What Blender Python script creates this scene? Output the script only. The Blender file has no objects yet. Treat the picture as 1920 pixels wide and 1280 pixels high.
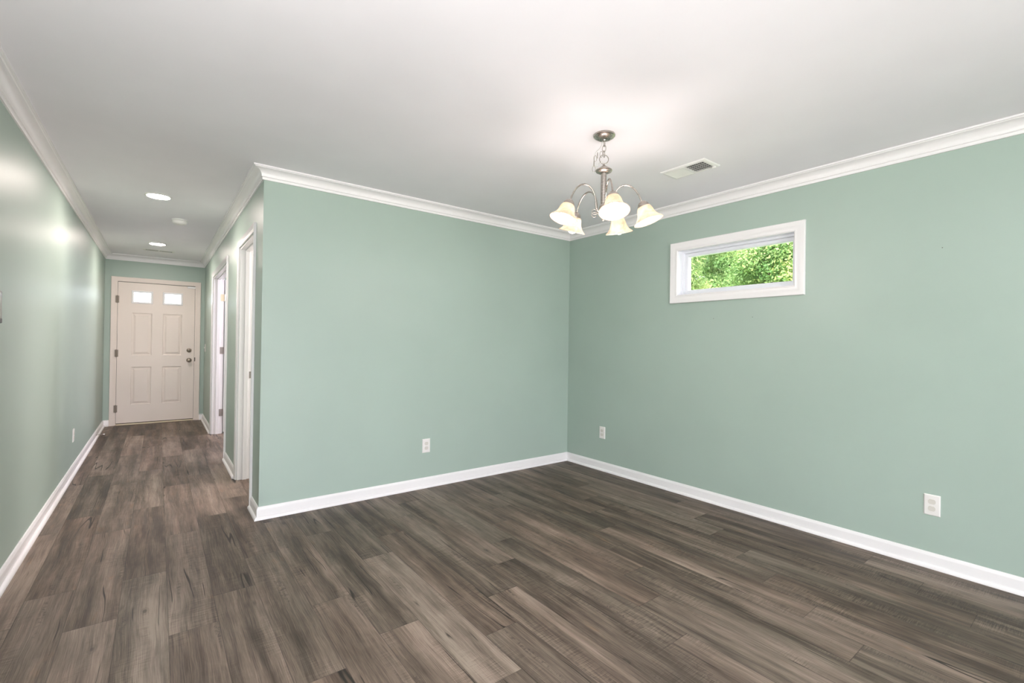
import bpy, bmesh, math, random
from mathutils import Vector, Matrix
import numpy as np

S = bpy.context.scene
COL = S.collection
R = math.radians
rng = random.Random(7)

# ------------------------------------------------------------------ dimensions (metres)
W = 2.956          # length of the dining wall
XL = -4.135        # hall / room left wall
L = 5.048          # hall end (front door wall)
H = 2.44           # ceiling
YR = -6.4          # rear wall of the living area behind the camera
T = 0.115          # stud wall thickness

# ------------------------------------------------------------------ camera
def make_camera():
    yaw, pitch, roll, f = 0.6505, 0.0053, 0.0139, 871.54
    cy, sy = math.cos(yaw), math.sin(yaw)
    fw = Vector((sy * math.cos(pitch), cy * math.cos(pitch), math.sin(pitch)))
    r = Vector((cy, -sy, 0.0)); u = r.cross(fw)
    r2 = r * math.cos(roll) + u * math.sin(roll)
    u2 = -r * math.sin(roll) + u * math.cos(roll)
    m = Matrix((r2, u2, -fw)).transposed().to_4x4()
    m.translation = Vector((-3.5258, -3.6251, 1.24))
    cd = bpy.data.cameras.new('camera'); cd.sensor_width = 36.0; cd.lens = f / 1920 * 36
    cd.clip_start = 0.05; cd.clip_end = 300
    o = bpy.data.objects.new('camera', cd); COL.objects.link(o); o.matrix_world = m
    S.camera = o
make_camera()

# ------------------------------------------------------------------ world, sun, daylight, exposure
S.view_settings.view_transform = 'Standard'
S.view_settings.look = 'None'
S.view_settings.gamma = 1.0
S.view_settings.use_curve_mapping = False
S.view_settings.exposure = 0.16

wd = bpy.data.worlds.new('sky'); S.world = wd; wd.use_nodes = True
bgn = wd.node_tree.nodes['Background']
bgn.inputs['Color'].default_value = (0.86, 0.93, 1.0, 1); bgn.inputs['Strength'].default_value = 7.0

def light(name, kind, loc, energy, color=(1, 1, 1), rot=(0, 0, 0), parent=None, **kw):
    ld = bpy.data.lights.new(name, kind); ld.energy = energy; ld.color = color
    for k, v in kw.items(): setattr(ld, k, v)
    o = bpy.data.objects.new(name, ld); COL.objects.link(o)
    o.location = loc; o.rotation_euler = rot
    if parent: o.parent = parent
    return o

light('sun', 'SUN', (0, 0, 12), 5.5, (1.0, 0.95, 0.86), (R(38), 0, R(-62)), angle=R(0.8))
# area light added outside the big rear window as daylight, tilted up to the ceiling
light('rear_window_daylight', 'AREA', (-3.2, YR - 0.95, 0.75), 215, (1.0, 0.95, 1.0), (R(128), 0, R(24)), shape='RECTANGLE', size=2.4, size_y=1.8)
# added fill light below the ceiling behind the camera, no fixture there
light('rear_ceiling_fill', 'AREA', (-2.6, -5.2, H - 0.06), 12, (1.0, 0.92, 0.92), (0, 0, 0), shape='DISK', size=0.5)
# added up-facing fill, unseen, brightens the ceiling
light('ceiling_uplight_fill', 'AREA', (-3.8, -3.9, 1.5), 100, (1.0, 0.94, 0.96), (R(180), 0, 0), shape='DISK', size=0.5)
light('side_room_lamp', 'POINT', (-1.2, 0.9, 1.9), 128, (1.0, 0.87, 0.86), shadow_soft_size=0.65)  # unseen warm lamp in the near side room, raised to spill into the hall
light('far_room_fill', 'POINT', (-1.4, 3.0, 2.0), 90, (0.95, 0.90, 1.0), shadow_soft_size=0.15)  # added unseen fill in the far room, brightens the hall

# ------------------------------------------------------------------ material helpers
def mat(name, base=(0.8, 0.8, 0.8), rough=0.5, metal=0.0, spec=0.5, emit=None, estr=0.0):
    m = bpy.data.materials.new(name); m.use_nodes = True
    b = m.node_tree.nodes['Principled BSDF']
    b.inputs['Base Color'].default_value = (*base, 1); b.inputs['Roughness'].default_value = rough
    b.inputs['Metallic'].default_value = metal; b.inputs['Specular IOR Level'].default_value = spec
    if emit:
        b.inputs['Emission Color'].default_value = (*emit, 1); b.inputs['Emission Strength'].default_value = estr
    return m

class NT:
    def __init__(s, m): s.t = m.node_tree; s.n = s.t.nodes; s.b = s.n.get('Principled BSDF')
    def add(s, typ, **kw):
        o = s.n.new(typ)
        for k, v in kw.items(): setattr(o, k, v)
        return o
    def put(s, sock, v):
        if isinstance(v, bpy.types.NodeSocket): s.t.links.new(v, sock)
        else: sock.default_value = v
    def math(s, op, a, b=0.0, c=None, clamp=False):
        o = s.add('ShaderNodeMath', operation=op, use_clamp=clamp)
        s.put(o.inputs[0], a); s.put(o.inputs[1], b)
        if c is not None: s.put(o.inputs[2], c)
        return o.outputs[0]
    def comb(s, x, y, z):
        o = s.add('ShaderNodeCombineXYZ'); s.put(o.inputs[0], x); s.put(o.inputs[1], y); s.put(o.inputs[2], z); return o.outputs[0]
    def noise(s, vec, scale=1.0, detail=2.0, rough=0.5, dist=0.0):
        o = s.add('ShaderNodeTexNoise'); s.put(o.inputs['Vector'], vec)
        o.inputs['Scale'].default_value = scale; o.inputs['Detail'].default_value = detail
        o.inputs['Roughness'].default_value = rough; o.inputs['Distortion'].default_value = dist
        return o.outputs['Fac']
    def ramp(s, fac, stops, interp='LINEAR'):
        o = s.add('ShaderNodeValToRGB'); cr = o.color_ramp; cr.interpolation = interp
        while len(cr.elements) < len(stops): cr.elements.new(0.5)
        for e, (p, c) in zip(cr.elements, stops):
            e.position = p; e.color = (*c, 1) if len(c) == 3 else c
        s.put(o.inputs['Fac'], fac); return o.outputs['Color']
    def maprange(s, v, a, b, c=0.0, d=1.0, smooth=False):
        o = s.add('ShaderNodeMapRange'); o.interpolation_type = 'SMOOTHSTEP' if smooth else 'LINEAR'
        s.put(o.inputs['Value'], v)
        for k, x in zip(('From Min', 'From Max', 'To Min', 'To Max'), (a, b, c, d)): s.put(o.inputs[k], x)
        return o.outputs['Result']
    def mix(s, fac, a, b, blend='MIX'):
        o = s.add('ShaderNodeMix', data_type='RGBA', blend_type=blend)
        s.put(o.inputs['Factor'], fac); s.put(o.inputs['A'], a); s.put(o.inputs['B'], b)
        return o.outputs['Result']

def painted(name, base, rough, spec=0.5, bump=0.02, scale=220, var=0.03):
    """rolled paint: faint orange-peel bump and very slight tone variation"""
    m = mat(name, base, rough, 0, spec); t = NT(m)
    tc = t.add('ShaderNodeTexCoord').outputs['Object']
    n = t.noise(tc, scale, 2.0)
    bp = t.add('ShaderNodeBump'); bp.inputs['Strength'].default_value = bump; bp.inputs['Distance'].default_value = 0.002
    t.put(bp.inputs['Height'], n); t.put(t.b.inputs['Normal'], bp.outputs['Normal'])
    n2 = t.noise(tc, 1.3, 3.0)
    k = t.maprange(n2, 0.3, 0.7, 1 - var, 1 + var)
    cm = t.comb(k, k, k)
    t.put(t.b.inputs['Base Color'], t.mix(1.0, (*base, 1), cm, 'MULTIPLY'))
    return m

M = {}
M['green'] = painted('sage_green_paint', (0.398, 0.492, 0.436), 0.42, 0.5, 0.10)
M['ceiling'] = painted('ceiling_paint', (0.915, 0.89, 0.925), 0.75, 0.3, 0.05)
M['trim'] = painted('white_trim_paint', (0.915, 0.89, 0.90), 0.25, 0.5, 0.01)
M['door'] = painted('cream_door_paint', (0.84, 0.745, 0.685), 0.4, 0.4, 0.01)
M['vinyl'] = mat('white_vinyl', (0.84, 0.85, 0.90), 0.35)
M['plate'] = mat('white_plastic', (0.86, 0.83, 0.81), 0.35)
M['recept'] = mat('almond_plastic', (0.70, 0.665, 0.615), 0.4)
M['slot'] = mat('dark_slot', (0.02, 0.02, 0.02), 0.8)
M['dark'] = mat('dark_plastic', (0.03, 0.028, 0.03), 0.35)
M['screen'] = mat('grey_screen', (0.42, 0.42, 0.40), 0.2)
M['greyframe'] = mat('grey_plastic', (0.16, 0.15, 0.14), 0.35)
M['room'] = painted('side_room_paint', (0.74, 0.68, 0.63), 0.5, 0.4)
M['thresh'] = mat('threshold_metal', (0.72, 0.62, 0.46), 0.4, 0.2)
M['black'] = mat('weatherstrip', (0.06, 0.045, 0.03), 0.8)
M['duct'] = mat('duct_shade', (0.05, 0.045, 0.042), 0.9)
M['ventwhite'] = mat('vent_enamel', (0.82, 0.81, 0.79), 0.4)
M['rubber'] = mat('white_rubber', (0.8, 0.79, 0.76), 0.6)
M['wire'] = mat('clear_cord', (0.55, 0.55, 0.52), 0.35)

def brushed(name, base, rough):
    m = mat(name, base, rough, 1.0); t = NT(m)
    tc = t.add('ShaderNodeTexCoord').outputs['Object']
    mp = t.add('ShaderNodeMapping'); mp.inputs['Scale'].default_value = (40, 40, 900); t.put(mp.inputs['Vector'], tc)
    n = t.noise(mp.outputs['Vector'], 1.0, 2.0)
    t.put(t.b.inputs['Roughness'], t.maprange(n, 0.3, 0.7, rough - 0.06, rough + 0.08))
    return m
M['nickel'] = brushed('brushed_nickel', (0.46, 0.42, 0.385), 0.28)
M['hinge'] = brushed('satin_nickel_hinge', (0.40, 0.36, 0.34), 0.55)
M['doormetal'] = brushed('aged_nickel', (0.36, 0.30, 0.26), 0.28)
M['doorhinge'] = mat('tarnished_hinge', (0.30, 0.25, 0.21), 0.55, 0.6)
M['brass'] = brushed('pale_brass_hinge', (0.80, 0.70, 0.52), 0.4)

def thin_glass(name):
    m = bpy.data.materials.new(name); m.use_nodes = True; t = NT(m)
    t.n.remove(t.b); out = t.n['Material Output']
    tr = t.add('ShaderNodeBsdfTransparent'); gl = t.add('ShaderNodeBsdfGlossy'); gl.inputs['Roughness'].default_value = 0.02
    fr = t.add('ShaderNodeFresnel'); fr.inputs['IOR'].default_value = 1.3
    mx = t.add('ShaderNodeMixShader'); t.put(mx.inputs[0], fr.outputs[0]); t.put(mx.inputs[1], tr.outputs[0]); t.put(mx.inputs[2], gl.outputs[0])
    t.put(out.inputs['Surface'], mx.outputs[0]); return m
M['glass'] = thin_glass('window_glass')

def shade_glass():
    m = bpy.data.materials.new('frosted_shade_glass'); m.use_nodes = True; t = NT(m)
    out = t.n['Material Output']
    t.b.inputs['Base Color'].default_value = (0.60, 0.54, 0.48, 1); t.b.inputs['Roughness'].default_value = 0.35
    tc = t.add('ShaderNodeTexCoord').outputs['Object']
    n = t.noise(tc, 28, 4.0, 0.6, 1.2)
    c = t.ramp(n, [(0.35, (0.60, 0.48, 0.37)), (0.62, (0.85, 0.78, 0.68))])
    tl = t.add('ShaderNodeBsdfTranslucent'); t.put(tl.inputs['Color'], c)
    mx = t.add('ShaderNodeMixShader'); mx.inputs[0].default_value = 0.55
    t.put(mx.inputs[1], t.b.outputs[0]); t.put(mx.inputs[2], tl.outputs[0])
    t.put(out.inputs['Surface'], mx.outputs[0]); return m
M['shade'] = shade_glass()
M['bulb'] = mat('lit_bulb', (1, 1, 1), 0.4, 0, 0.5, (1.0, 0.87, 0.72), 9.0)
M['can_lens'] = mat('lit_downlight_lens', (1, 1, 1), 0.5, 0, 0.5, (1.0, 0.86, 0.80), 250.0)

# ------------------------------------------------------------------ floor material
def floor_material():
    m = mat('grey_brown_plank_vinyl', (0.3, 0.25, 0.2), 0.5, 0, 0.3); t = NT(m)
    uv = t.add('ShaderNodeUVMap'); uv.uv_map = 'plank'
    sp = t.add('ShaderNodeSeparateXYZ'); t.put(sp.inputs[0], uv.outputs['UV'])
    at = t.add('ShaderNodeAttribute'); at.attribute_name = 'tone'
    sc = t.add('ShaderNodeSeparateColor'); t.put(sc.inputs[0], at.outputs['Color'])
    tone, seed, hue = sc.outputs[0], sc.outputs[1], sc.outputs[2]
    u, v = sp.outputs[0], sp.outputs[1]                        # metres across / along the plank
    so = t.math('MULTIPLY', seed, 91.7)
    # wavy grain: distort across-coordinate slowly along the board
    wv = t.noise(t.comb(t.math('MULTIPLY', u, 3.0), t.math('MULTIPLY', v, 2.2), so), 1.0, 2.0)
    ud = t.math('ADD', u, t.math('MULTIPLY', t.math('SUBTRACT', wv, 0.5), 0.03))
    broad = t.noise(t.comb(t.math('MULTIPLY', ud, 11.0), t.math('MULTIPLY', v, 0.9), so), 1.0, 2.0, 0.5)
    mid = t.noise(t.comb(t.math('MULTIPLY', ud, 46.0), t.math('MULTIPLY', v, 1.8), so), 1.0, 4.0, 0.6)
    fine = t.noise(t.comb(t.math('MULTIPLY', ud, 330.0), t.math('MULTIPLY', v, 7.0), so), 1.0, 3.0, 0.65)
    saw = t.noise(t.comb(t.math('MULTIPLY', u, 14.0), t.math('MULTIPLY', v, 260.0), so), 1.0, 2.0, 0.6)
    sawm = t.maprange(t.noise(t.comb(t.math('MULTIPLY', u, 7.0), t.math('MULTIPLY', v, 2.0), t.math('ADD', so, 5.0)), 1.0, 2.0), 0.48, 0.66, 0, 1, True)
    blot = t.noise(t.comb(t.math('MULTIPLY', u, 9.0), t.math('MULTIPLY', v, 3.5), t.math('ADD', so, 11.0)), 1.0, 4.0, 0.6, 0.6)
    val = tone
    for n, a in ((broad, 1.15), (mid, 0.85), (fine, 0.85), (blot, 0.5)):
        val = t.math('ADD', val, t.math('MULTIPLY', t.math('SUBTRACT', n, 0.5), a))
    val = t.math('ADD', val, t.math('MULTIPLY', t.math('MULTIPLY', t.math('SUBTRACT', saw, 0.5), 0.85), sawm))
    col = t.ramp(val, [(0.0, (0.030, 0.023, 0.018)), (0.28, (0.066, 0.051, 0.040)), (0.5, (0.123, 0.097, 0.078)), (0.74, (0.200, 0.161, 0.133)), (1.0, (0.300, 0.248, 0.209))])
    # warm / olive / bluish drift
    hn = t.noise(t.comb(t.math('MULTIPLY', u, 6.0), t.math('MULTIPLY', v, 1.6), t.math('ADD', so, 23.0)), 1.0, 2.0)
    hh = t.math('ADD', t.math('MULTIPLY', hue, 0.4), t.math('MULTIPLY', hn, 0.6))
    tint = t.ramp(hh, [(0.25, (1.09, 0.98, 0.92)), (0.5, (1.05, 1.0, 0.96)), (0.8, (1.0, 1.01, 0.97))])
    col = t.mix(1.0, col, tint, 'MULTIPLY')
    warm = t.maprange(t.noise(t.comb(t.math('MULTIPLY', u, 16.0), t.math('MULTIPLY', v, 5.0), t.math('ADD', so, 37.0)), 1.0, 2.0), 0.66, 0.76, 0, 0.4, True)
    col = t.mix(warm, col, t.mix(1.0, col, (1.28, 1.0, 0.74, 1), 'MULTIPLY'))
    # long cracks
    cn = t.noise(t.comb(t.math('MULTIPLY', ud, 9.5), t.math('MULTIPLY', v, 0.42), t.math('ADD', so, 3.0)), 1.0, 2.0, 0.35)
    cr = t.math('ABSOLUTE', t.math('SUBTRACT', cn, 0.5))
    cm = t.maprange(t.noise(t.comb(t.math('MULTIPLY', u, 4.0), t.math('MULTIPLY', v, 2.2), t.math('ADD', so, 51.0)), 1.0, 2.0), 0.53, 0.60, 0, 1, True)
    crk = t.math('MULTIPLY', t.maprange(cr, 0.003, 0.010, 1, 0, True), cm)
    col = t.mix(t.math('MULTIPLY', crk, 0.95), col, (0.02, 0.016, 0.013, 1))
    # knots: sparse cells with rings
    vo = t.add('ShaderNodeTexVoronoi'); vo.inputs['Scale'].default_value = 1.0
    t.put(vo.inputs['Vector'], t.comb(t.math('MULTIPLY', ud, 9.0), t.math('MULTIPLY', v, 4.0), so))
    kd = vo.outputs['Distance']
    sepc = t.add('ShaderNodeSeparateColor'); t.put(sepc.inputs[0], vo.outputs['Color'])
    has = t.math('GREATER_THAN', sepc.outputs[0], 0.86)
    ring = t.math('MULTIPLY_ADD', t.math('SINE', t.math('MULTIPLY', kd, 90.0)), 0.5, 0.5)
    km = t.math('MULTIPLY', t.math('MULTIPLY', t.maprange(kd, 0.05, 0.2, 1, 0, True), has), t.math('MULTIPLY_ADD', ring, 0.45, 0.35))
    col = t.mix(km, col, (0.03, 0.024, 0.02, 1))
    # bark-like dark chatter marks
    ch = t.noise(t.comb(t.math('MULTIPLY', u, 60.0), t.math('MULTIPLY', v, 75.0), t.math('ADD', so, 61.0)), 1.0, 3.0, 0.6, 0.8)
    chm = t.maprange(t.noise(t.comb(t.math('MULTIPLY', u, 20.0), t.math('MULTIPLY', v, 1.7), t.math('ADD', so, 71.0)), 1.0, 1.0), 0.64, 0.72, 0, 1, True)
    col = t.mix(t.math('MULTIPLY', t.math('MULTIPLY', t.maprange(ch, 0.5, 0.6, 0, 1, True), chm), 0.55), col, (0.045, 0.036, 0.03, 1))
    # seams
    e = t.add('ShaderNodeAttribute'); e.attribute_name = 'size'
    se = t.add('ShaderNodeSeparateColor'); t.put(se.inputs[0], e.outputs['Color'])
    du = t.math('MINIMUM', u, t.math('SUBTRACT', se.outputs[0], u))
    dv = t.math('MINIMUM', v, t.math('SUBTRACT', t.math('MULTIPLY', se.outputs[1], 2.0), v))
    seam = t.maprange(t.math('MINIMUM', du, dv), 0.0004, 0.0024, 1, 0, True)
    col = t.mix(t.math('MULTIPLY', seam, 0.55), col, (0.03, 0.025, 0.02, 1))
    t.put(t.b.inputs['Base Color'], col)
    bp = t.add('ShaderNodeBump'); bp.inputs['Strength'].default_value = 0.25; bp.inputs['Distance'].default_value = 0.002
    hgt = t.math('SUBTRACT', t.math('ADD', t.math('MULTIPLY', fine, 0.6), t.math('MULTIPLY', saw, 0.25)), t.math('ADD', seam, crk))
    t.put(bp.inputs['Height'], hgt); t.put(t.b.inputs['Normal'], bp.outputs['Normal'])
    t.put(t.b.inputs['Roughness'], t.maprange(mid, 0.3, 0.7, 0.44, 0.58))
    return m
M['floor'] = floor_material()

# ------------------------------------------------------------------ mesh helpers
def link(name, bm, m, parent=None, smooth=False, loc=None, rot=None):
    me = bpy.data.meshes.new(name)
    bmesh.ops.recalc_face_normals(bm, faces=bm.faces)
    bm.to_mesh(me); bm.free()
    if isinstance(m, (list, tuple)):
        for x in m: me.materials.append(x)
    else: me.materials.append(m)
    if smooth:
        me.polygons.foreach_set('use_smooth', [True] * len(me.polygons))
        if smooth != 'all':
            me.set_sharp_from_angle(angle=R(smooth if smooth is not True else 40))
    o = bpy.data.objects.new(name, me); COL.objects.link(o)
    if parent: o.parent = parent
    if loc: o.location = loc
    if rot: o.rotation_euler = rot
    return o

def BM(): return bmesh.new()

def box(bm, a, b, mi=0):
    x0, y0, z0 = (min(p, q) for p, q in zip(a, b)); x1, y1, z1 = (max(p, q) for p, q in zip(a, b))
    v = [bm.verts.new(p) for p in ((x0, y0, z0), (x1, y0, z0), (x1, y1, z0), (x0, y1, z0), (x0, y0, z1), (x1, y0, z1), (x1, y1, z1), (x0, y1, z1))]
    for q in ((0, 3, 2, 1), (4, 5, 6, 7), (0, 1, 5, 4), (1, 2, 6, 5), (2, 3, 7, 6), (3, 0, 4, 7)):
        bm.faces.new([v[i] for i in q]).material_index = mi

def bevelled_box(bm, a, b, w=0.003, seg=2):
    t = bmesh.new(); box(t, a, b)
    bmesh.ops.bevel(t, geom=list(t.edges), offset=w, segments=seg, affect='EDGES', profile=0.5)
    merge(bm, t)

def merge(bm, t, mtx=None):
    vs = {}
    for v in t.verts: vs[v] = bm.verts.new(mtx @ v.co if mtx else v.co)
    for f in t.faces:
        nf = bm.faces.new([vs[v] for v in f.verts]); nf.material_index = f.material_index
    t.free()

def lathe(bm, prof, seg=32, mtx=None, cap=True):
    """prof: list of (radius, z)"""
    rings = []
    for r, z in prof:
        ring = []
        for k in range(seg):
            a = 2 * math.pi * k / seg; p = Vector((r * math.cos(a), r * math.sin(a), z))
            ring.append(bm.verts.new(mtx @ p if mtx else p))
        rings.append(ring)
    for i in range(len(rings) - 1):
        for k in range(seg):
            j = (k + 1) % seg
            bm.faces.new((rings[i][k], rings[i][j], rings[i + 1][j], rings[i + 1][k]))
    if cap:
        bm.faces.new(rings[0][::-1]); bm.faces.new(rings[-1])

def tube(bm, pts, r, seg=10, closed=False):
    pts = [Vector(p) for p in pts]; n = len(pts); rings = []
    t0 = (pts[1] - pts[0]).normalized(); up = Vector((0, 0, 1)) if abs(t0.z) < 0.9 else Vector((1, 0, 0))
    nr = t0.cross(up).normalized()
    for i, p in enumerate(pts):
        if closed: tg = (pts[(i + 1) % n] - pts[i - 1]).normalized()
        else: tg = (pts[min(i + 1, n - 1)] - pts[max(i - 1, 0)]).normalized()
        nr = (nr - tg * nr.dot(tg)).normalized(); bn = tg.cross(nr)
        rr = r[i] if isinstance(r, (list, tuple)) else r
        rings.append([bm.verts.new(p + (nr * math.cos(2 * math.pi * k / seg) + bn * math.sin(2 * math.pi * k / seg)) * rr) for k in range(seg)])
    for i in range(n if closed else n - 1):
        a, b = rings[i], rings[(i + 1) % n]
        for k in range(seg):
            j = (k + 1) % seg; bm.faces.new((a[k], a[j], b[j], b[k]))
    if not closed:
        bm.faces.new(rings[0][::-1]); bm.faces.new(rings[-1])

def bez(p0, p1, p2, p3, n=12):
    p0, p1, p2, p3 = map(Vector, (p0, p1, p2, p3)); out = []
    for i in range(n + 1):
        t = i / n; s = 1 - t
        out.append(p0 * s**3 + p1 * 3 * s * s * t + p2 * 3 * s * t * t + p3 * t**3)
    return out

def sweep(bm, A, B, prof, into, up, mA=0.0, mB=0.0):
    """extrude a closed profile [(d, h)] from A to B; d goes along 'into', h along 'up'.
    mA / mB: slide of the end per unit d (+: the end moves backwards out of the run = outer mitre)"""
    A, B, into, up = map(Vector, (A, B, into, up)); dr = (B - A).normalized()
    ra = [bm.verts.new(A + into * d + up * h - dr * (mA * d)) for d, h in prof]
    rb = [bm.verts.new(B + into * d + up * h + dr * (mB * d)) for d, h in prof]
    n = len(prof)
    for i in range(n):
        j = (i + 1) % n; bm.faces.new((ra[i], ra[j], rb[j], rb[i]))
    bm.faces.new(ra[::-1]); bm.faces.new(rb)

def frame_sweep(bm, corners, prof, n, closed=True):
    """mitred flat frame: corners = inner opening corners in order, prof [(w, d)] with w outwards from the opening, d along n"""
    c = [Vector(p) for p in corners]; n = Vector(n); k = len(c); rings = []
    cen = sum(c, Vector()) / k
    for i in range(k):
        dirs = []
        segs = []
        if closed or i > 0: segs.append((c[i - 1], c[i]))
        if closed or i < k - 1: segs.append((c[i], c[(i + 1) % k]))
        for a, b in segs:
            o = (b - a).normalized().cross(n)
            if o.dot((a + b) / 2 - cen) < 0: o = -o
            dirs.append(o)
        off = dirs[0] + dirs[1] if len(dirs) == 2 else dirs[0]
        rings.append([bm.verts.new(c[i] + off * w + n * d) for w, d in prof])
    m = len(prof)
    for i in range(k if closed else k - 1):
        a, b = rings[i], rings[(i + 1) % k]
        for q in range(m):
            j = (q + 1) % m; bm.faces.new((a[q], a[j], b[j], b[q]))
    if not closed:
        bm.faces.new(rings[0][::-1]); bm.faces.new(rings[-1])

def struct(o):
    o['kind'] = 'structure'; return o
def thing(name, label, cat, loc=(0, 0, 0), rotz=0.0, group=None):
    o = bpy.data.objects.new(name, None); COL.objects.link(o); o.empty_display_size = 0.1
    o.location = loc; o.rotation_euler = (0, 0, rotz); o['label'] = label; o['category'] = cat
    if group: o['group'] = group
    return o

# ------------------------------------------------------------------ floor (one mesh of planks)
def build_floor():
    pw, pl = 0.1785, 1.2325
    x_ref, y_ref = -2.581, -2.24
    over = {-7: -0.93, -6: -0.53, -5: -1.215, -4: -0.965, -3: -0.61, -2: -1.33, -1: -1.72}
    bright = {}
    def tone_of(i, j): return TONES.get((i, j))
    verts, faces, uvs, cols, sizes = [], [], [], [], []
    r = random.Random(21)
    i0 = int(math.floor((XL - x_ref) / pw)); i1 = int(math.ceil((0.0 - x_ref) / pw))
    for i in range(i0, i1):
        x0, x1 = x_ref + i * pw, x_ref + (i + 1) * pw
        yj = over.get(i, y_ref + 0.2465 * (i % 5) + 0.02 * math.sin(i * 3.1))
        j0 = int(math.floor((YR - yj) / pl)); j1 = int(math.ceil((L + 0.2 - yj) / pl))
        for j in range(j0, j1):
            ya, yb = yj + j * pl, yj + (j + 1) * pl
            a, b = max(ya, YR), min(yb, L + 0.2)
            xa, xb = max(x0, XL - 0.02), min(x1, 0.02)
            if b <= a or xb <= xa: continue
            n = len(verts)
            verts += [(xa, a, 0), (xb, a, 0), (xb, b, 0), (xa, b, 0)]
            faces.append((n, n + 1, n + 2, n + 3))
            uvs += [(xa - x0, a - ya), (xb - x0, a - ya), (xb - x0, b - ya), (xa - x0, b - ya)]
            tn = r.choice((0.40, 0.46, 0.5, 0.54, 0.58, 0.64)) + r.uniform(-0.03, 0.03); sd = r.random(); hu = r.random()
            t2 = TONES.get((i, j))
            if t2 is not None: tn = t2
            cols += [(tn, sd, hu, 1)] * 4
            sizes += [(pw, pl / 2, 0, 1)] * 4
    me = bpy.data.meshes.new('floor'); me.from_pydata(verts, [], faces)
    ul = me.uv_layers.new(name='plank')
    for k, c in enumerate(uvs): ul.data[k].uv = c
    ca = me.color_attributes.new('tone', 'FLOAT_COLOR', 'CORNER'); cs = me.color_attributes.new('size', 'FLOAT_COLOR', 'CORNER')
    for k in range(len(cols)): ca.data[k].color = cols[k]; cs.data[k].color = sizes[k]
    me.materials.append(M['floor'])
    o = bpy.data.objects.new('floor', me); COL.objects.link(o); struct(o)
TONES = {(0, 0): 0.74, (0, 1): 0.47, (-1, 0): 0.5, (-1, 1): 0.5, (1, 0): 0.5, (1, 1): 0.46, (2, 0): 0.52, (-5, -1): 0.5, (-5, 0): 0.6, (-6, -1): 0.62, (-4, -1): 0.56, (-3, -1): 0.54, (4, 0): 0.62, (3, 0): 0.5}
build_floor()
b = BM(); box(b, (XL - 0.15, YR - 0.15, -0.14), (0.15, L + 0.2, -0.012)); struct(link('trim_1', b, M['room']))   # slab under the planks

# ------------------------------------------------------------------ ceiling and walls
b = BM(); box(b, (XL - 0.15, YR - 0.15, H), (0.15, L + 0.2, H + 0.14)); struct(link('ceiling', b, M['ceiling']))

WY0, WY1, WZ0, WZ1 = -2.240, -1.320, 1.672, 2.055          # high window opening in the right wall
WD = 0.15
b = BM()
box(b, (0, YR - 0.15, -0.13), (WD, WY0, H)); box(b, (0, WY1, -0.13), (WD, L + 0.2, H))
box(b, (0, WY0, -0.13), (WD, WY1, WZ0)); box(b, (0, WY0, WZ1), (WD, WY1, H))
struct(link('wall_right', b, M['green']))
b = BM(); box(b, (-W, 0, -0.01), (0, T, H)); struct(link('wall_back', b, M['green']))
b = BM(); box(b, (XL - 0.15, YR - 0.15, -0.13), (XL, L + 0.2, H)); struct(link('wall_left', b, M['green']))
# rear wall with a large sliding window (behind the camera)
RX0, RX1, RZ0, RZ1 = -4.0, -1.5, 0.12, 2.12
b = BM()
box(b, (XL, YR - 0.15, -0.13), (RX0, YR, H)); box(b, (RX1, YR - 0.15, -0.13), (0, YR, H))
box(b, (RX0, YR - 0.15, -0.13), (RX1, YR, RZ0)); box(b, (RX0, YR - 0.15, RZ1), (RX1, YR, H))
struct(link('wall_rear', b, M['green']))
# hall end wall with the front door opening
DX0 = -3.995; DX1 = DX0 + 0.914; DZ = 2.058
b = BM()
box(b, (XL, L, -0.13), (DX0 - 0.02, L + 0.15, H)); box(b, (DX1 + 0.02, L, -0.13), (0, L + 0.15, H)); box(b, (DX0 - 0.02, L, DZ + 0.02), (DX1 + 0.02, L + 0.15, H))
struct(link('wall_front', b, M['green']))
# hall right wall with two door openings
A0, A1 = 0.345, 1.135      # near opening
B0, B1 = 2.06, 3.625       # far opening
OZ = 2.058
xh = -W
b = BM()
for y0, y1 in ((T, A0), (A1, B0), (B1, L)): box(b, (xh, y0, -0.01), (xh + T, y1, H))
for y0, y1 in ((A0, A1), (B0, B1)): box(b, (xh, y0, OZ), (xh + T, y1, H))
struct(link('wall_hall', b, M['green']))
# partition between the two side rooms
b = BM(); box(b, (xh + T, 1.62, -0.01), (0, 1.72, H)); struct(link('wall_partition', b, M['room']))

# ------------------------------------------------------------------ crown moulding
def crown_profile():
    p = [(0, 0.0825), (0.010, 0.0825), (0.0115, 0.080), (0.0125, 0.066), (0.0145, 0.0655), (0.0185, 0.0635), (0.0185, 0.0605), (0.0165, 0.0585)]
    for k in range(9):                       # cove
        a = k / 8 * math.pi / 2
        p.append((0.0175 + 0.0435 * (1 - math.cos(a)), 0.0560 - 0.0400 * math.sin(a)))
    p += [(0.0625, 0.0145), (0.0655, 0.0135), (0.0655, 0.0105), (0.0735, 0.0095), (0.0735, 0), (0, 0)]
    return [(d, -h) for d, h in p]
CP = crown_profile()
z3 = Vector((0, 0, 1))
runs = [  # name, A, B, into, mitre A, mitre B  (inner corner: the moulding shortens by d -> -1; outer corner +1)
    ('trim_2', (XL, YR, H), (XL, L, H), (1, 0, 0), 0, -1),
    ('trim_3', (XL, L, H), (-W, L, H), (0, -1, 0), -1, -1),
    ('trim_4', (-W, L, H), (-W, 0, H), (-1, 0, 0), -1, 1),
    ('trim_5', (-W, 0, H), (0, 0, H), (0, -1, 0), 1, -1),
    ('trim_6', (0, 0, H), (0, YR, H), (-1, 0, 0), -1, 0)]
for nm, A, B_, into, ma, mb in runs:
    b = BM(); sweep(b, A, B_, CP, into, z3, ma, mb); struct(link(nm, b, M['trim'], smooth=30))

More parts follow.
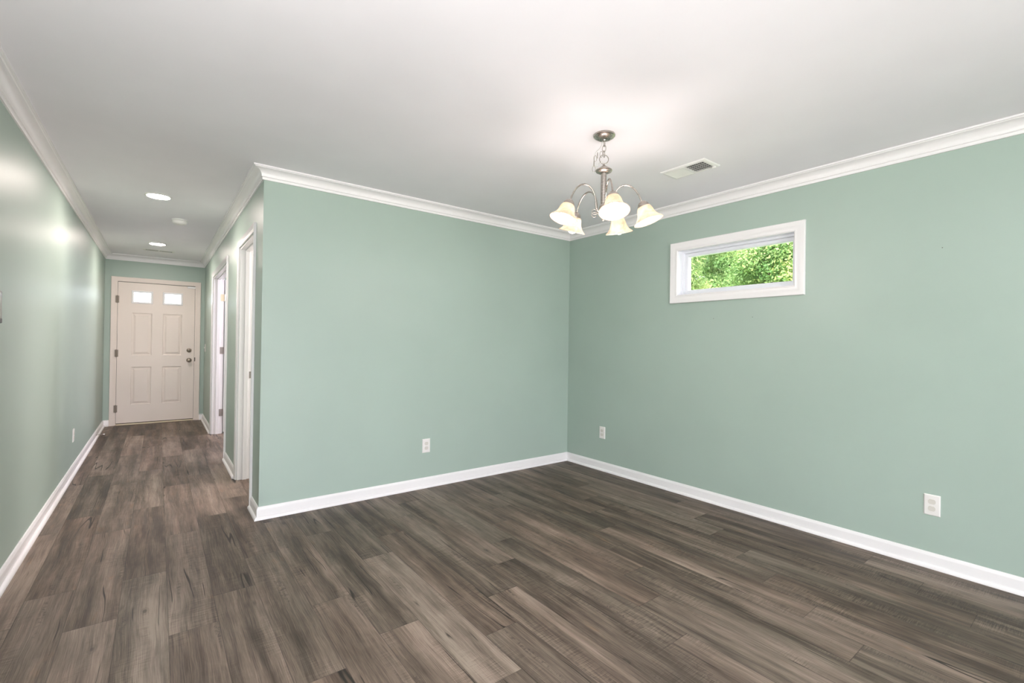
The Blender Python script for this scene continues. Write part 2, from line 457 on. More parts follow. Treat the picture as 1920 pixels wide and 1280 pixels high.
# ------------------------------------------------------------------ baseboards
def base_profile():
    p = [(0, 0.086), (0.005, 0.086), (0.0075, 0.0835), (0.0085, 0.078), (0.0125, 0.0725), (0.0135, 0.067), (0.0135, 0.021)]
    for k in range(6):
        a = k / 5 * math.pi / 2
        p.append((0.0135 + 0.0165 * math.sin(a), 0.003 + 0.018 * math.cos(a)))
    p += [(0.030, 0), (0, 0)]
    return p
BP = base_profile()
CW = 0.060
bases = [
    ('baseboard_left', (XL, YR, 0), (XL, L, 0), (1, 0, 0), 0, -1),
    ('baseboard_front', (XL, L, 0), (DX0 - 0.012 - CW, L, 0), (0, -1, 0), -1, 0),
    ('baseboard_front_right', (DX1 + 0.012 + CW, L, 0), (-W, L, 0), (0, -1, 0), 0, -1),
    ('baseboard_hall_far', (-W, L, 0), (-W, B1 + CW, 0), (-1, 0, 0), -1, 0),
    ('baseboard_hall_middle', (-W, B0 - CW, 0), (-W, A1 + CW, 0), (-1, 0, 0), 0, 0),
    ('baseboard_hall_near', (-W, A0 - CW, 0), (-W, 0, 0), (-1, 0, 0), 0, 1),
    ('baseboard_back', (-W, 0, 0), (0, 0, 0), (0, -1, 0), 1, -1),
    ('baseboard_right', (0, 0, 0), (0, YR, 0), (-1, 0, 0), -1, 0)]
for nm, A, B_, into, ma, mb in bases:
    b = BM(); sweep(b, A, B_, BP, into, z3, ma, mb); struct(link(nm, b, M['trim'], smooth=35))

# casing profile: (w outwards from the opening edge, d out of the wall)
def casing_profile(w=CW, d=0.018):
    return [(0.004, 0), (0.004, d * 0.55), (0.007, d * 0.62), (0.018, d * 0.66), (0.022, d * 0.78), (w * 0.62, d * 0.92), (w - 0.012, d), (w - 0.003, d), (w, d * 0.8), (w, 0)]

# ------------------------------------------------------------------ front door (door_1)
def build_front_door():
    yf = L + 0.004                                              # inside face of the slab
    cx = (DX0 + DX1) / 2
    x0, x1, z0, z1 = DX0 + 0.003, DX1 - 0.003, 0.028, DZ - 0.006
    lites = [(-3.840, -3.596), (-3.480, -3.236)]
    lz0, lz1 = 1.752, 1.938
    pcols = [(-3.834, -3.602), (-3.474, -3.242)]
    prows = [(0.285, 0.832), (1.000, 1.615)]
    # slab with holes: grid of front faces, recessed raised panels
    b = BM()
    xs = sorted({x0, x1, *(v for p in pcols for v in p)}); zs = sorted({z0, z1, *(v for p in prows for v in p)})
    xs = [x0, pcols[0][0], pcols[0][1], pcols[1][0], pcols[1][1], x1]
    def q(pts): b.faces.new([b.verts.new(p) for p in pts])
    def wall_cells(zs, open_rows, cols):
        cxs = [x0, cols[0][0], cols[0][1], cols[1][0], cols[1][1], x1]
        for zi in range(len(zs) - 1):
            for xi in range(5):
                if open_rows[zi] and xi in (1, 3): continue
                q([(cxs[xi], yf, zs[zi]), (cxs[xi + 1], yf, zs[zi]), (cxs[xi + 1], yf, zs[zi + 1]), (cxs[xi], yf, zs[zi + 1])])
    wall_cells([z0, prows[0][0], prows[0][1], prows[1][0], prows[1][1], 1.68], [0, 1, 0, 1, 0], pcols)
    wall_cells([1.68, lz0 + 0.018, lz1 - 0.018, z1], [0, 1, 0], [(a + 0.018, c - 0.018) for a, c in lites])
    # raised panels: ogee groove then raised field
    for (a, c) in pcols:
        for (e, f) in prows:
            steps = [(0, 0), (0.006, 0.007), (0.014, 0.010), (0.020, 0.010), (0.042, 0.002), (0.046, 0.001)]
            rings = [[b.verts.new(p) for p in ((a + s, yf + d, e + s), (c - s, yf + d, e + s), (c - s, yf + d, f - s), (a + s, yf + d, f - s))] for s, d in steps]
            for k in range(len(rings) - 1):
                for m_ in range(4):
                    n_ = (m_ + 1) % 4; b.faces.new((rings[k][m_], rings[k][n_], rings[k + 1][n_], rings[k + 1][m_]))
            b.faces.new(rings[-1])
    # lite reveals through the slab, outer faces and slab edges
    yb = yf + 0.044
    for (a, c) in lites:
        a, c, e, f = a + 0.018, c - 0.018, lz0 + 0.018, lz1 - 0.018
        pr = [(a, e), (c, e), (c, f), (a, f)]
        for k in range(4):
            (xa, za), (xb, zb) = pr[k], pr[(k + 1) % 4]
            q([(xa, yf, za), (xb, yf, zb), (xb, yb, zb), (xa, yb, za)])
    # outside face, with the lite holes
    hx = [x0, lites[0][0] + .018, lites[0][1] - .018, lites[1][0] + .018, lites[1][1] - .018, x1]; hz = [z0, lz0 + .018, lz1 - .018, z1]
    for zi in range(3):
        for xi in range(5):
            if zi == 1 and xi in (1, 3): continue
            q([(hx[xi], yb, hz[zi]), (hx[xi + 1], yb, hz[zi]), (hx[xi + 1], yb, hz[zi + 1]), (hx[xi], yb, hz[zi + 1])])
    for pa, pb in (((x0, z0), (x1, z0)), ((x1, z0), (x1, z1)), ((x1, z1), (x0, z1)), ((x0, z1), (x0, z0))):
        q([(pa[0], yf, pa[1]), (pb[0], yf, pb[1]), (pb[0], yb, pb[1]), (pa[0], yb, pa[1])])
    door = struct(link('door_1', b, M['door']))
    # casing and jamb
    b = BM()
    frame_sweep(b, [(DX0 - 0.008, L, 0), (DX0 - 0.008, L, DZ), (DX1 + 0.008, L, DZ), (DX1 + 0.008, L, 0)], casing_profile(0.064), (0, -1, 0), closed=False)
    link('casing', b, M['door'], door, 30)
    b = BM()
    frame_sweep(b, [(DX0, L, 0), (DX0, L, DZ), (DX1, L, DZ), (DX1, L, 0)], [(0, 0.002), (0.018, 0.002), (0.018, -0.14), (-0.012, -0.14), (-0.012, -0.055), (0, -0.055)], (0, -1, 0), closed=False)
    link('jamb', b, M['door'], door)
    b = BM()
    frame_sweep(b, [(DX0 + 0.001, L, 0.02), (DX0 + 0.001, L, DZ - 0.001), (DX1 - 0.001, L, DZ - 0.001), (DX1 - 0.001, L, 0.02)], [(0, -0.012), (0.001, -0.012), (0.001, -0.054), (-0.012, -0.054), (-0.012, -0.050), (0, -0.050)], (0, -1, 0), closed=False)
    link('weatherstrip', b, M['black'], door)
    b = BM(); bevelled_box(b, (DX0 + 0.001, L - 0.03, 0), (DX1 - 0.001, L + 0.14, 0.018), 0.005); link('threshold', b, M['thresh'], door)
    b = BM(); box(b, (x0, yf + 0.01, 0.019), (x1, yf + 0.04, 0.0285)); link('door_gap_shade', b, M['black'], door)  # dark strip drawn in for the shaded gap under the door
    # hinges on the left
    for zc in (0.24, 1.03, 1.80):
        b = BM(); lathe(b, [(0.0045, -0.055), (0.0075, -0.052), (0.0075, 0.052), (0.0045, 0.055)], 12, Matrix.Translation((DX0 - 0.001, L - 0.020, zc)))
        box(b, (DX0 - 0.022, L - 0.019, zc - 0.05), (DX0 + 0.018, L - 0.0165, zc + 0.05))
        link('hinge', b, M['doorhinge'], door, 40)
    # lite frames with panes
    for (a, c) in lites:
        b = BM()
        frame_sweep(b, [(a + .026, yf, lz0 + .026), (c - .026, yf, lz0 + .026), (c - .026, yf, lz1 - .026), (a + .026, yf, lz1 - .026)],
                    [(0, -0.004), (0, 0.004), (0.006, 0.010), (0.020, 0.012), (0.026, 0.004), (0.026, -0.0005), (0.003, -0.0005)], (0, -1, 0))
        f = link('lite_frame', b, M['trim'], door)
        b = BM(); box(b, (a + .017, yf + 0.018, lz0 + .017), (c - .017, yf + 0.022, lz1 - .017)); link('pane', b, M['glass'], f)
    # knob and deadbolt
    rot = Matrix.Rotation(R(90), 4, 'X')
    for nm, zc, pr in (('deadbolt', 1.074, [(0.033, 0), (0.033, 0.006), (0.028, 0.012), (0.024, 0.020), (0.021, 0.022), (0.0, 0.023)]),
                       ('door_knob', 0.923, [(0.034, 0), (0.034, 0.004), (0.028, 0.009), (0.013, 0.014), (0.012, 0.03), (0.022, 0.036), (0.029, 0.046), (0.030, 0.056), (0.024, 0.066), (0.012, 0.071), (0.0, 0.072)])):
        b = BM(); lathe(b, [(max(r, 0.0005), z) for r, z in pr], 28, Matrix.Translation((-3.147, yf, zc)) @ rot)
        if nm == 'deadbolt': bevelled_box(b, (-3.151, yf - 0.036, zc - 0.013), (-3.143, yf - 0.02, zc + 0.013), 0.003)
        link(nm, b, M['doormetal'], door, 35)
    # strike plate on the right jamb and the door-closer bracket at the top right
    b = BM(); box(b, (DX1 + 0.001, L - 0.006, 0.905), (DX1 + 0.012, L + 0.0, 0.965)); link('strike_plate', b, M['black'], door)
    b = BM(); bevelled_box(b, (DX1 - 0.10, L - 0.014, DZ - 0.035), (DX1 + 0.002, yf, DZ - 0.008), 0.003); link('alarm_contact', b, M['trim'], door)
build_front_door()

# ------------------------------------------------------------------ hall door frames (door_2 near, door_3 far)
def hall_frame(name, y0, y1):
    b = BM()
    # jamb lines the wall opening, a stop runs round its middle
    frame_sweep(b, [(xh, y0, 0), (xh, y0, OZ), (xh, y1, OZ), (xh, y1, 0)], [(0.0, -0.001), (0.0, -T - 0.001), (-0.014, -T - 0.001), (-0.014, -0.001)], (-1, 0, 0), closed=False)
    d = struct(link(name, b, M['trim']))
    b = BM()
    frame_sweep(b, [(xh, y0 + 0.014, 0), (xh, y0 + 0.014, OZ - 0.014), (xh, y1 - 0.014, OZ - 0.014), (xh, y1 - 0.014, 0)], [(0.0, -0.040), (-0.011, -0.042), (-0.011, -0.073), (0.0, -0.075)], (-1, 0, 0), closed=False)
    link('door_stop_strip', b, M['trim'], d)
    b = BM()
    frame_sweep(b, [(xh, y0, 0), (xh, y0, OZ), (xh, y1, OZ), (xh, y1, 0)], casing_profile(), (-1, 0, 0), closed=False)
    link('casing', b, M['trim'], d, 30)
    b = BM()
    frame_sweep(b, [(xh + T, y0, 0), (xh + T, y0, OZ), (xh + T, y1, OZ), (xh + T, y1, 0)], casing_profile(), (1, 0, 0), closed=False)
    link('room_side_casing', b, M['trim'], d, 30)
    return d
d2 = hall_frame('door_2', A0, A1)
b = BM(); box(b, (xh + 0.083, A1 - 0.0165, 0.90), (xh + 0.105, A1 - 0.0145, 0.96)); box(b, (xh + 0.088, A1 - 0.0175, 0.915), (xh + 0.100, A1 - 0.0163, 0.945)); link('strike_plate', b, M['hinge'], d2)
d3 = hall_frame('door_3', B0, B1)
def hinge_leaf(zc, m):
    b = BM(); t = bmesh.new(); box(t, (xh + 0.080, B1 - 0.0165, zc - 0.045), (xh + 0.118, B1 - 0.0145, zc + 0.045))
    merge(b, t)
    for dz in (-0.03, 0.0, 0.03):
        lathe(b, [(0.004, 0), (0.003, 0.0012)], 10, Matrix.Translation((xh + 0.093 + (0.008 if dz == 0 else 0), B1 - 0.0165, zc + dz)) @ Matrix.Rotation(R(90), 4, 'X'))
    lathe(b, [(0.006, -0.045), (0.006, 0.045)], 10, Matrix.Translation((xh + 0.124, B1 - 0.018, zc)))
    link('hinge', b, m, d3, 40)
hinge_leaf(1.80, M['brass']); hinge_leaf(1.10, M['hinge']); hinge_leaf(0.28, M['hinge'])
# door leaf swung open into the far room
b = BM(); bevelled_box(b, (xh + 0.130, B1 - 0.020, 0.02), (xh + 0.13 + 0.76, B1 + 0.016, OZ - 0.02), 0.003)
leaf = link('door_leaf', b, M['trim'], d3)

# ------------------------------------------------------------------ high window (window_1)
def build_window():
    b = BM()
    cor = [(0, WY0, WZ0), (0, WY1, WZ0), (0, WY1, WZ1), (0, WY0, WZ1)]
    frame_sweep(b, cor, [(-0.004, 0), (-0.004, 0.012), (0.004, 0.017), (0.010, 0.0145), (0.030, 0.015), (0.036, 0.018), (0.062, 0.020), (0.066, 0.016), (0.066, 0)], (-1, 0, 0))
    w = struct(link('window_1', b, M['trim'], None, 30))
    b = BM()   # drywall / jamb return
    frame_sweep(b, cor, [(0.0, 0.0), (-0.004, 0.0), (-0.004, -0.085), (0.0, -0.085)], (-1, 0, 0)); link('jamb_return', b, M['vinyl'], w)
    b = BM()   # outer vinyl frame, stepped
    c2 = [(0.085, WY0 + .004, WZ0 + .004), (0.085, WY1 - .004, WZ0 + .004), (0.085, WY1 - .004, WZ1 - .004), (0.085, WY0 + .004, WZ1 - .004)]
    frame_sweep(b, c2, [(0, 0.03), (-0.016, 0.03), (-0.018, 0.018), (-0.018, -0.05), (0, -0.05)], (-1, 0, 0)); link('window_frame', b, M['vinyl'], w)
    b = BM()   # sash
    k = 0.023
    c3 = [(0.09, WY0 + k, WZ0 + k), (0.09, WY1 - k, WZ0 + k), (0.09, WY1 - k, WZ1 - k), (0.09, WY0 + k, WZ1 - k)]
    frame_sweep(b, c3, [(0, 0.012), (-0.020, 0.012), (-0.026, 0.006), (-0.026, -0.03), (0, -0.03)], (-1, 0, 0)); s = link('sash', b, M['vinyl'], w)
    k = 0.046
    b = BM(); box(b, (0.098, WY0 + k, WZ0 + k), (0.102, WY1 - k, WZ1 - k)); link('pane', b, M['glass'], s)
build_window()

def build_rear_window():
    b = BM()
    cor = [(RX0, YR, RZ0), (RX1, YR, RZ0), (RX1, YR, RZ1), (RX0, YR, RZ1)]
    frame_sweep(b, cor, casing_profile(), (0, 1, 0)); w = struct(link('window_2', b, M['trim']))
    b = BM(); frame_sweep(b, cor, [(0, -0.02), (-0.05, -0.02), (-0.05, -0.1), (0, -0.1)], (0, 1, 0))
    xm = (RX0 + RX1) / 2; box(b, (xm - 0.04, YR - 0.1, RZ0 + 0.05), (xm + 0.04, YR - 0.03, RZ1 - 0.05)); link('window_frame', b, M['vinyl'], w)
    b = BM(); box(b, (RX0 + 0.05, YR - 0.07, RZ0 + 0.05), (xm - 0.04, YR - 0.066, RZ1 - 0.05)); box(b, (xm + 0.04, YR - 0.07, RZ0 + 0.05), (RX1 - 0.05, YR - 0.066, RZ1 - 0.05)); link('pane', b, M['glass'], w)
build_rear_window()

# ------------------------------------------------------------------ chandelier
def build_chandelier():
    cx, cy = -1.517, -1.828
    root = thing('chandelier', 'brushed nickel five-arm chandelier with lit frosted bell shades hanging from the ceiling', 'chandelier', (cx, cy, H))
    nk = M['nickel']
    Z = lambda z: z - H
    b = BM(); lathe(b, [(0.0605, 0.0), (0.062, -0.004), (0.0615, -0.009), (0.056, -0.015), (0.045, -0.022), (0.030, -0.028), (0.012, -0.031), (0.010, -0.036), (0.001, -0.037)], 40)
    link('canopy', b, nk, root, 35)
    # chain links
    def chain_link(c, ang, tilt=0.0, h=0.019, w=0.0105, r=0.0023):
        pts = []
        for k in range(20):
            a = 2 * math.pi * k / 20
            pts.append(Vector((w * math.cos(a), 0, h * math.copysign(abs(math.sin(a)) ** 0.8, math.sin(a)))))
        mt = Matrix.Translation(c) @ Matrix.Rotation(tilt, 4, 'Y') @ Matrix.Rotation(ang, 4, 'Z')
        b = BM(); tube(b, [mt @ p for p in pts], r, 8, True); return link('chain_link', b, nk, root, 'all')
    zc = -0.048
    for k in range(3):
        chain_link(Vector((0, 0, zc)), R(20 + 90 * (k % 2))); zc -= 0.031
    # big ring on top of the column
    zr = Z(2.300); b = BM(); ringp = [(0.0255 * math.cos(a) * math.cos(R(-37)), 0.0255 * math.cos(a) * math.sin(R(-37)), zr + 0.0255 * math.sin(a)) for a in (2 * math.pi * k / 28 for k in range(28))]
    tube(b, ringp, 0.0026, 8, True); link('hanging_ring', b, nk, root, 'all')
    # column cap
    zb = Z(2.218)
    b = BM(); lathe(b, [(0.001, zb + 0.058), (0.006, zb + 0.056), (0.0065, zb + 0.048), (0.012, zb + 0.043), (0.022, zb + 0.036), (0.036, zb + 0.027), (0.0465, zb + 0.020), (0.0475, zb + 0.016), (0.044, zb + 0.010), (0.031, zb + 0.004), (0.020, zb)], 36); link('column_cap', b, nk, root, 35)
    zt = Z(2.046)
    b = BM(); lathe(b, [(0.0160, zb + 0.001), (0.0160, zt + 0.004), (0.0145, zt + 0.002), (0.0145, zt)], 28); link('column', b, nk, root, 35)
    b = BM(); lathe(b, [(0.0135, zt + 0.001), (0.019, zt - 0.006), (0.023, zt - 0.018), (0.0235, zt - 0.034), (0.021, zt - 0.046), (0.026, zt - 0.050), (0.028, zt - 0.058), (0.024, zt - 0.068), (0.013, zt - 0.078), (0.007, zt - 0.083), (0.008, zt - 0.089), (0.006, zt - 0.096), (0.001, zt - 0.099)], 32); link('hub', b, nk, root, 35)
    # loose cord and spare chain loop on the left of the ring
    lx = Vector((-math.cos(0.6505), math.sin(0.6505), 0))     # towards the left side of the fixture
    b = BM()
    p = bez(Vector((0, 0, -0.03)) + lx * 0.01, Vector((0, 0, -0.09)) + lx * 0.012, Vector((0, 0, -0.085)) + lx * 0.05, Vector((0, 0, -0.115)) + lx * 0.052, 12)
    p += bez(Vector((0, 0, -0.115)) + lx * 0.052, Vector((0, 0, -0.15)) + lx * 0.056, Vector((0, 0, -0.20)) + lx * 0.060, Vector((0, 0, -0.175)) + lx * 0.034, 12)[1:]
    p += bez(Vector((0, 0, -0.175)) + lx * 0.034, Vector((0, 0, -0.15)) + lx * 0.02, Vector((0, 0, -0.14)) + lx * 0.012, Vector((0, 0, -0.165)) + lx * 0.005, 10)[1:]
    tube(b, p, 0.0017, 8); link('cord', b, M['wire'], root, 'all')
    sp = bez(Vector((0, 0, -0.112)) + lx * 0.004, Vector((0, 0, -0.10)) + lx * 0.05, Vector((0, 0, -0.15)) + lx * 0.065, Vector((0, 0, -0.215)) + lx * 0.056, 5)
    for k in range(5):
        a, c = sp[k], sp[k + 1]; d = c - a
        chain_link((a + c) / 2, math.atan2(lx.y, lx.x) + R(90) * (k % 2), 0.0, 0.017, 0.008, 0.0015)
    # arms with shades
    zc0 = zt - 0.040
    yaw = 0.6505
    ecam = Vector((-math.sin(yaw), -math.cos(yaw), 0)); rcam = Vector((math.cos(yaw), -math.sin(yaw), 0))
    RF = 0.212; zf = Z(2.040)
    for k in range(5):
        ph = R(2 + 72 * k)
        dr = ecam * math.cos(ph) + rcam * math.sin(ph)
        at = lambda r, z: dr * r + Vector((0, 0, z))
        pts = bez(at(0.022, zc0), at(0.042, zc0 - 0.012), at(0.048, zc0 + 0.005), at(0.050, zc0 + 0.045), 8)
        pts += bez(at(0.050, zc0 + 0.045), at(0.060, zc0 + 0.150), at(0.150, zc0 + 0.175), at(RF - 0.012, zf + 0.030), 22)[1:]
        pts += [at(RF - 0.005, zf + 0.012), at(RF, zf - 0.004)]
        b = BM(); tube(b, pts, 0.0048, 10); arm = link('arm', b, nk, root, 'all')
        # socket cup, shade, bulb share a tilted axis
        ax = (Vector((0, 0, -1)) * math.cos(R(19)) + dr * math.sin(R(19))).normalized()
        q = Vector((0, 0, -1)).rotation_difference(ax).to_matrix().to_4x4()
        mt = Matrix.Translation(at(RF, zf)) @ q
        b = BM(); lathe(b, [(0.005, 0.006), (0.009, 0.004), (0.018, 0.0), (0.026, -0.008), (0.031, -0.018), (0.0325, -0.026), (0.0325, -0.030), (0.029, -0.030), (0.028, -0.020), (0.018, -0.006)], 28, mt, cap=True); link('socket_cup', b, nk, arm, 35)
        o_ = [(0.0300, -0.025), (0.0350, -0.030), (0.0405, -0.040), (0.0440, -0.053), (0.0475, -0.068), (0.0540, -0.083), (0.0640, -0.097), (0.0750, -0.107), (0.0815, -0.1125), (0.0822, -0.1155)]
        inn = [(r - 0.0030, z + 0.0008) for r, z in o_][::-1]
        b = BM(); lathe(b, o_ + inn, 40, mt, cap=False); link('shade', b, M['shade'], arm, 'all')
        b = BM(); lathe(b, [(0.012, -0.030), (0.0135, -0.044), (0.017, -0.056), (0.0245, -0.070), (0.0290, -0.084), (0.0295, -0.096), (0.0260, -0.109), (0.0180, -0.119), (0.008, -0.124), (0.0005, -0.125)], 28, mt); bl = link('bulb', b, M['bulb'], arm, 'all')
        light('bulb_light', 'POINT', mt @ Vector((0, 0, -0.150)), 0.7, (1.0, 0.88, 0.80), parent=arm, shadow_soft_size=0.03)
    light('chandelier_fill', 'POINT', (0, 0, zt - 0.30), 13, (1.0, 0.89, 0.87), parent=root, shadow_soft_size=0.17)  # added point light under the hub, widens the bright area on the ceiling
    # small scroll ornaments below the arms on the left
    b = BM()
    for s, hh in ((1, 0.0), (-1, -0.022)):
        c0 = lx * 0.028 + Vector((0, 0, zc0 - 0.004 + hh)); pts = []
        for i in range(26):
            t = i / 25; a = R(-60) + t * R(330); rr = 0.021 * (1 - 0.55 * t)
            pts.append(c0 + lx * (0.022 + rr * math.sin(a)) + Vector((0, 0, -rr * math.cos(a) * s * 0.9)))
        tube(b, pts, [0.0022 * (1 - 0.4 * i / 25) for i in range(26)], 8)
    link('scroll', b, nk, root, 'all')
build_chandelier()

# ------------------------------------------------------------------ recessed lights, detector, vents on the ceiling
def downlight(x, y, label):
    t = thing('recessed_light', label, 'ceiling light', (x, y, H), 0, 'recessed hall lights')
    b = BM(); lathe(b, [(0.094, 0.0), (0.094, -0.003), (0.088, -0.006), (0.080, -0.006), (0.078, -0.002), (0.078, 0.0)], 48, cap=False); link('trim_ring', b, M['ventwhite'], t, 35)
    b = BM(); lathe(b, [(0.0775, 0.0), (0.0775, -0.003), (0.060, -0.005), (0.001, -0.0055)], 48); link('lens', b, M['can_lens'], t, 35)
downlight(-3.542, 1.290, 'lit round recessed light in the hall ceiling nearest the dining room')
downlight(-3.550, 3.765, 'lit round recessed light in the hall ceiling close to the front door')

t = thing('smoke_detector', 'white round smoke detector between the two recessed hall lights', 'smoke detector', (-3.372, 2.119, H))
b = BM(); lathe(b, [(0.066, 0), (0.066, -0.010), (0.063, -0.012)], 40); link('mounting_base', b, M['ventwhite'], t, 35)
b = BM(); lathe(b, [(0.058, -0.012), (0.059, -0.016), (0.061, -0.018), (0.060, -0.034), (0.055, -0.042), (0.045, -0.046), (0.030, -0.047), (0.028, -0.049), (0.001, -0.049)], 40); link('detector_body', b, M['plate'], t, 35)

def ceiling_vent(name, label, x, y, lx, ly, split, lip):
    """register lx by ly; two louvre banks side by side; along = blade direction axis"""
    t = thing(name, label, 'air vent', (x, y, H), 0)
    hx, hy = lx / 2, ly / 2; fr = 0.026
    b = BM()
    frame_sweep(b, [(-hx + fr, -hy + fr, 0), (hx - fr, -hy + fr, 0), (hx - fr, hy - fr, 0), (-hx + fr, hy - fr, 0)], [(0, 0), (0, 0.009 * lip), (0.006, 0.011 * lip), (0.020, 0.007 * lip), (fr, 0.002), (fr, 0)], (0, 0, -1))
    if split == 'y': box(b, (-hx + fr, -0.007, -0.010), (hx - fr, 0.007, -0.0005))
    else: box(b, (-0.007, -hy + fr, -0.010 * lip), (0.007, hy - fr, -0.0005))
    link('frame', b, M['ventwhite'], t)
    b = BM(); box(b, (-hx + fr, -hy + fr, -0.0025), (hx - fr, hy - fr, -0.0005)); link('duct_shade_plate', b, M['duct'], t)  # dark plate stands in for the shade inside the duct, no hole cut
    return t, hx - fr, hy - fr
def slat(b, p, q, wdt, tilt_dir, th=0.0010):
    """thin angled blade from p to q (centre line); tilt_dir: horizontal offset of its lower edge"""
    p, q = Vector(p), Vector(q); o = Vector(tilt_dir); dn = Vector((0, 0, -wdt))
    pr = [p, p + o + dn, q + o + dn, q]
    nrm = (q - p).cross(o + dn).normalized() * th
    v = [b.verts.new(x + s * nrm) for s in (-0.5, 0.5) for x in pr]
    for f in ((0, 1, 2, 3), (7, 6, 5, 4), (0, 4, 5, 1), (1, 5, 6, 2), (2, 6, 7, 3), (3, 7, 4, 0)): b.faces.new([v[i] for i in f])
# dining room register: long side along y, one bank of blades seen open, the other seen closed
t, hx, hy = ceiling_vent('ceiling_vent', 'white ceiling register with dark louvre openings beside the chandelier', -0.683, -1.845, 0.193, 0.328, 'y', 1.0)
nb = 9
for side in (-1, 1):
    b = BM()
    for k in range(nb):
        yy = side * (0.012 + (hy - 0.014) * (k + 0.5) / nb)
        slat(b, (-hx, yy - 0.004 * side, -0.0028), (hx, yy - 0.004 * side, -0.0028), 0.0075, (0, 0.0125 * side, 0))
    link('louvre_bank', b, M['ventwhite'], t)
    b = BM()
    for k in range(5):
        xx = -hx + 2 * hx * (k + 0.5) / 5
        box(b, (xx - 0.0008, min(side * 0.008, side * hy), -0.0055), (xx + 0.0008, max(side * 0.008, side * hy), -0.0028))
    link('cross_wire', b, M['ventwhite'], t)
b = BM(); bevelled_box(b, (hx - 0.012, -hy - 0.012, -0.020), (hx - 0.002, -hy + 0.010, -0.006), 0.002); link('damper_lever', b, M['ventwhite'], t)
# hall register in front of the door
t, hx, hy = ceiling_vent('ceiling_vent', 'small white ceiling register with two dark slots in the hall by the front door', -3.535, 4.325, 0.34, 0.155, 'x', 0.3)
for side in (-1, 1):
    b = BM()
    for k in range(4):
        yy = -hy + 2 * hy * (k + 0.5) / 4
        slat(b, (side * 0.008, yy - 0.002, -0.0028), (side * hx, yy - 0.002, -0.0026), 0.0012, (0, 0.003, 0))
    link('louvre_bank', b, M['ventwhite'], t)

# ------------------------------------------------------------------ outlets, switch, panel, door stop
def plate_bm(w=0.0725, h=0.118, d=0.0065):
    """wall plate in local x (across) / z (up), facing -y"""
    b = BM(); st = [(0, 0), (0, 0.0025), (0.003, 0.0055), (0.006, d)]
    rings = [[b.verts.new((sx * (w / 2 - s), -dd, sz * (h / 2 - s))) for sx, sz in ((-1, -1), (1, -1), (1, 1), (-1, 1))] for s, dd in st]
    for k in range(len(rings) - 1):
        for m_ in range(4):
            n_ = (m_ + 1) % 4; b.faces.new((rings[k][m_], rings[k][n_], rings[k + 1][n_], rings[k + 1][m_]))
    b.faces.new(rings[-1]); b.faces.new(rings[0][::-1])
    return b
def receptacle_bm(zc):
    b = BM(); pts = []
    for k in range(32):
        a = 2 * math.pi * k / 32; r = 0.0172
        pts.append((r * math.cos(a), max(-0.0142, min(0.0142, r * math.sin(a)))))
    lo = [b.verts.new((x, -0.0060, zc + z)) for x, z in pts]; hi = [b.verts.new((x * 0.96, -0.0088, zc + z * 0.96)) for x, z in pts]
    for k in range(32):
        j = (k + 1) % 32; b.faces.new((lo[k], lo[j], hi[j], hi[k]))
    b.faces.new(hi); b.faces.new(lo[::-1])
    return b
def outlet(loc, rotz, label):
    t = thing('wall_outlet', label, 'outlet', loc, rotz, 'white duplex wall outlets')
    link('cover_plate', plate_bm(), M['plate'], t)
    for zc in (0.0195, -0.0195):
        r = link('receptacle', receptacle_bm(zc), M['recept'], t)
        b = BM(); box(b, (-0.0078, -0.0092, zc - 0.001), (-0.0058, -0.0087, zc + 0.0075)); box(b, (0.0058, -0.0092, zc + 0.0005), (0.0078, -0.0087, zc + 0.0070))
        lathe(b, [(0.0024, 0.0087), (0.0024, 0.0092)], 12, Matrix.Translation((0, 0, zc - 0.0075)) @ Matrix.Rotation(R(90), 4, 'X'))
        link('slot', b, M['recept'], r)
    b = BM(); lathe(b, [(0.0032, 0.006), (0.0026, 0.0078)], 14, Matrix.Rotation(R(90), 4, 'X')); link('screw', b, M['plate'], t)
outlet((-1.680, 0, 0.356), 0, 'white wall outlet low on the long green wall facing the room, left of the corner')
outlet((0, -0.496, 0.372), R(-90), 'white wall outlet low on the window wall, just right of the room corner')
outlet((0, -2.970, 0.355), R(-90), 'white wall outlet low on the window wall, nearest the camera at the right')
outlet((XL, 2.200, 0.347), R(90), 'white wall outlet low on the left hall wall')

t = thing('light_switch', 'white light switch plate on the hall wall beside the front door', 'light switch', (-W, 4.806, 1.115), R(-90))
link('cover_plate', plate_bm(), M['plate'], t)
b = BM(); bevelled_box(b, (-0.005, -0.0165, -0.004), (0.005, -0.006, 0.012), 0.001); link('toggle', b, M['plate'], t)

t = thing('wall_panel', 'small dark and grey wall-mounted control panel cut off at the left picture edge', 'control panel', (XL, -0.534, 1.3805), R(90))
b = BM(); bevelled_box(b, (-0.11, -0.022, -0.078), (0.11, 0, 0.078), 0.008, 3); link('housing', b, M['greyframe'], t, 40)
b = BM(); bevelled_box(b, (-0.092, -0.0235, -0.045), (0.092, -0.021, 0.064), 0.001); link('screen', b, M['screen'], t)
b = BM(); bevelled_box(b, (-0.1085, -0.0232, -0.0765), (0.1085, -0.012, -0.052), 0.004); link('bottom_band', b, M['dark'], t)

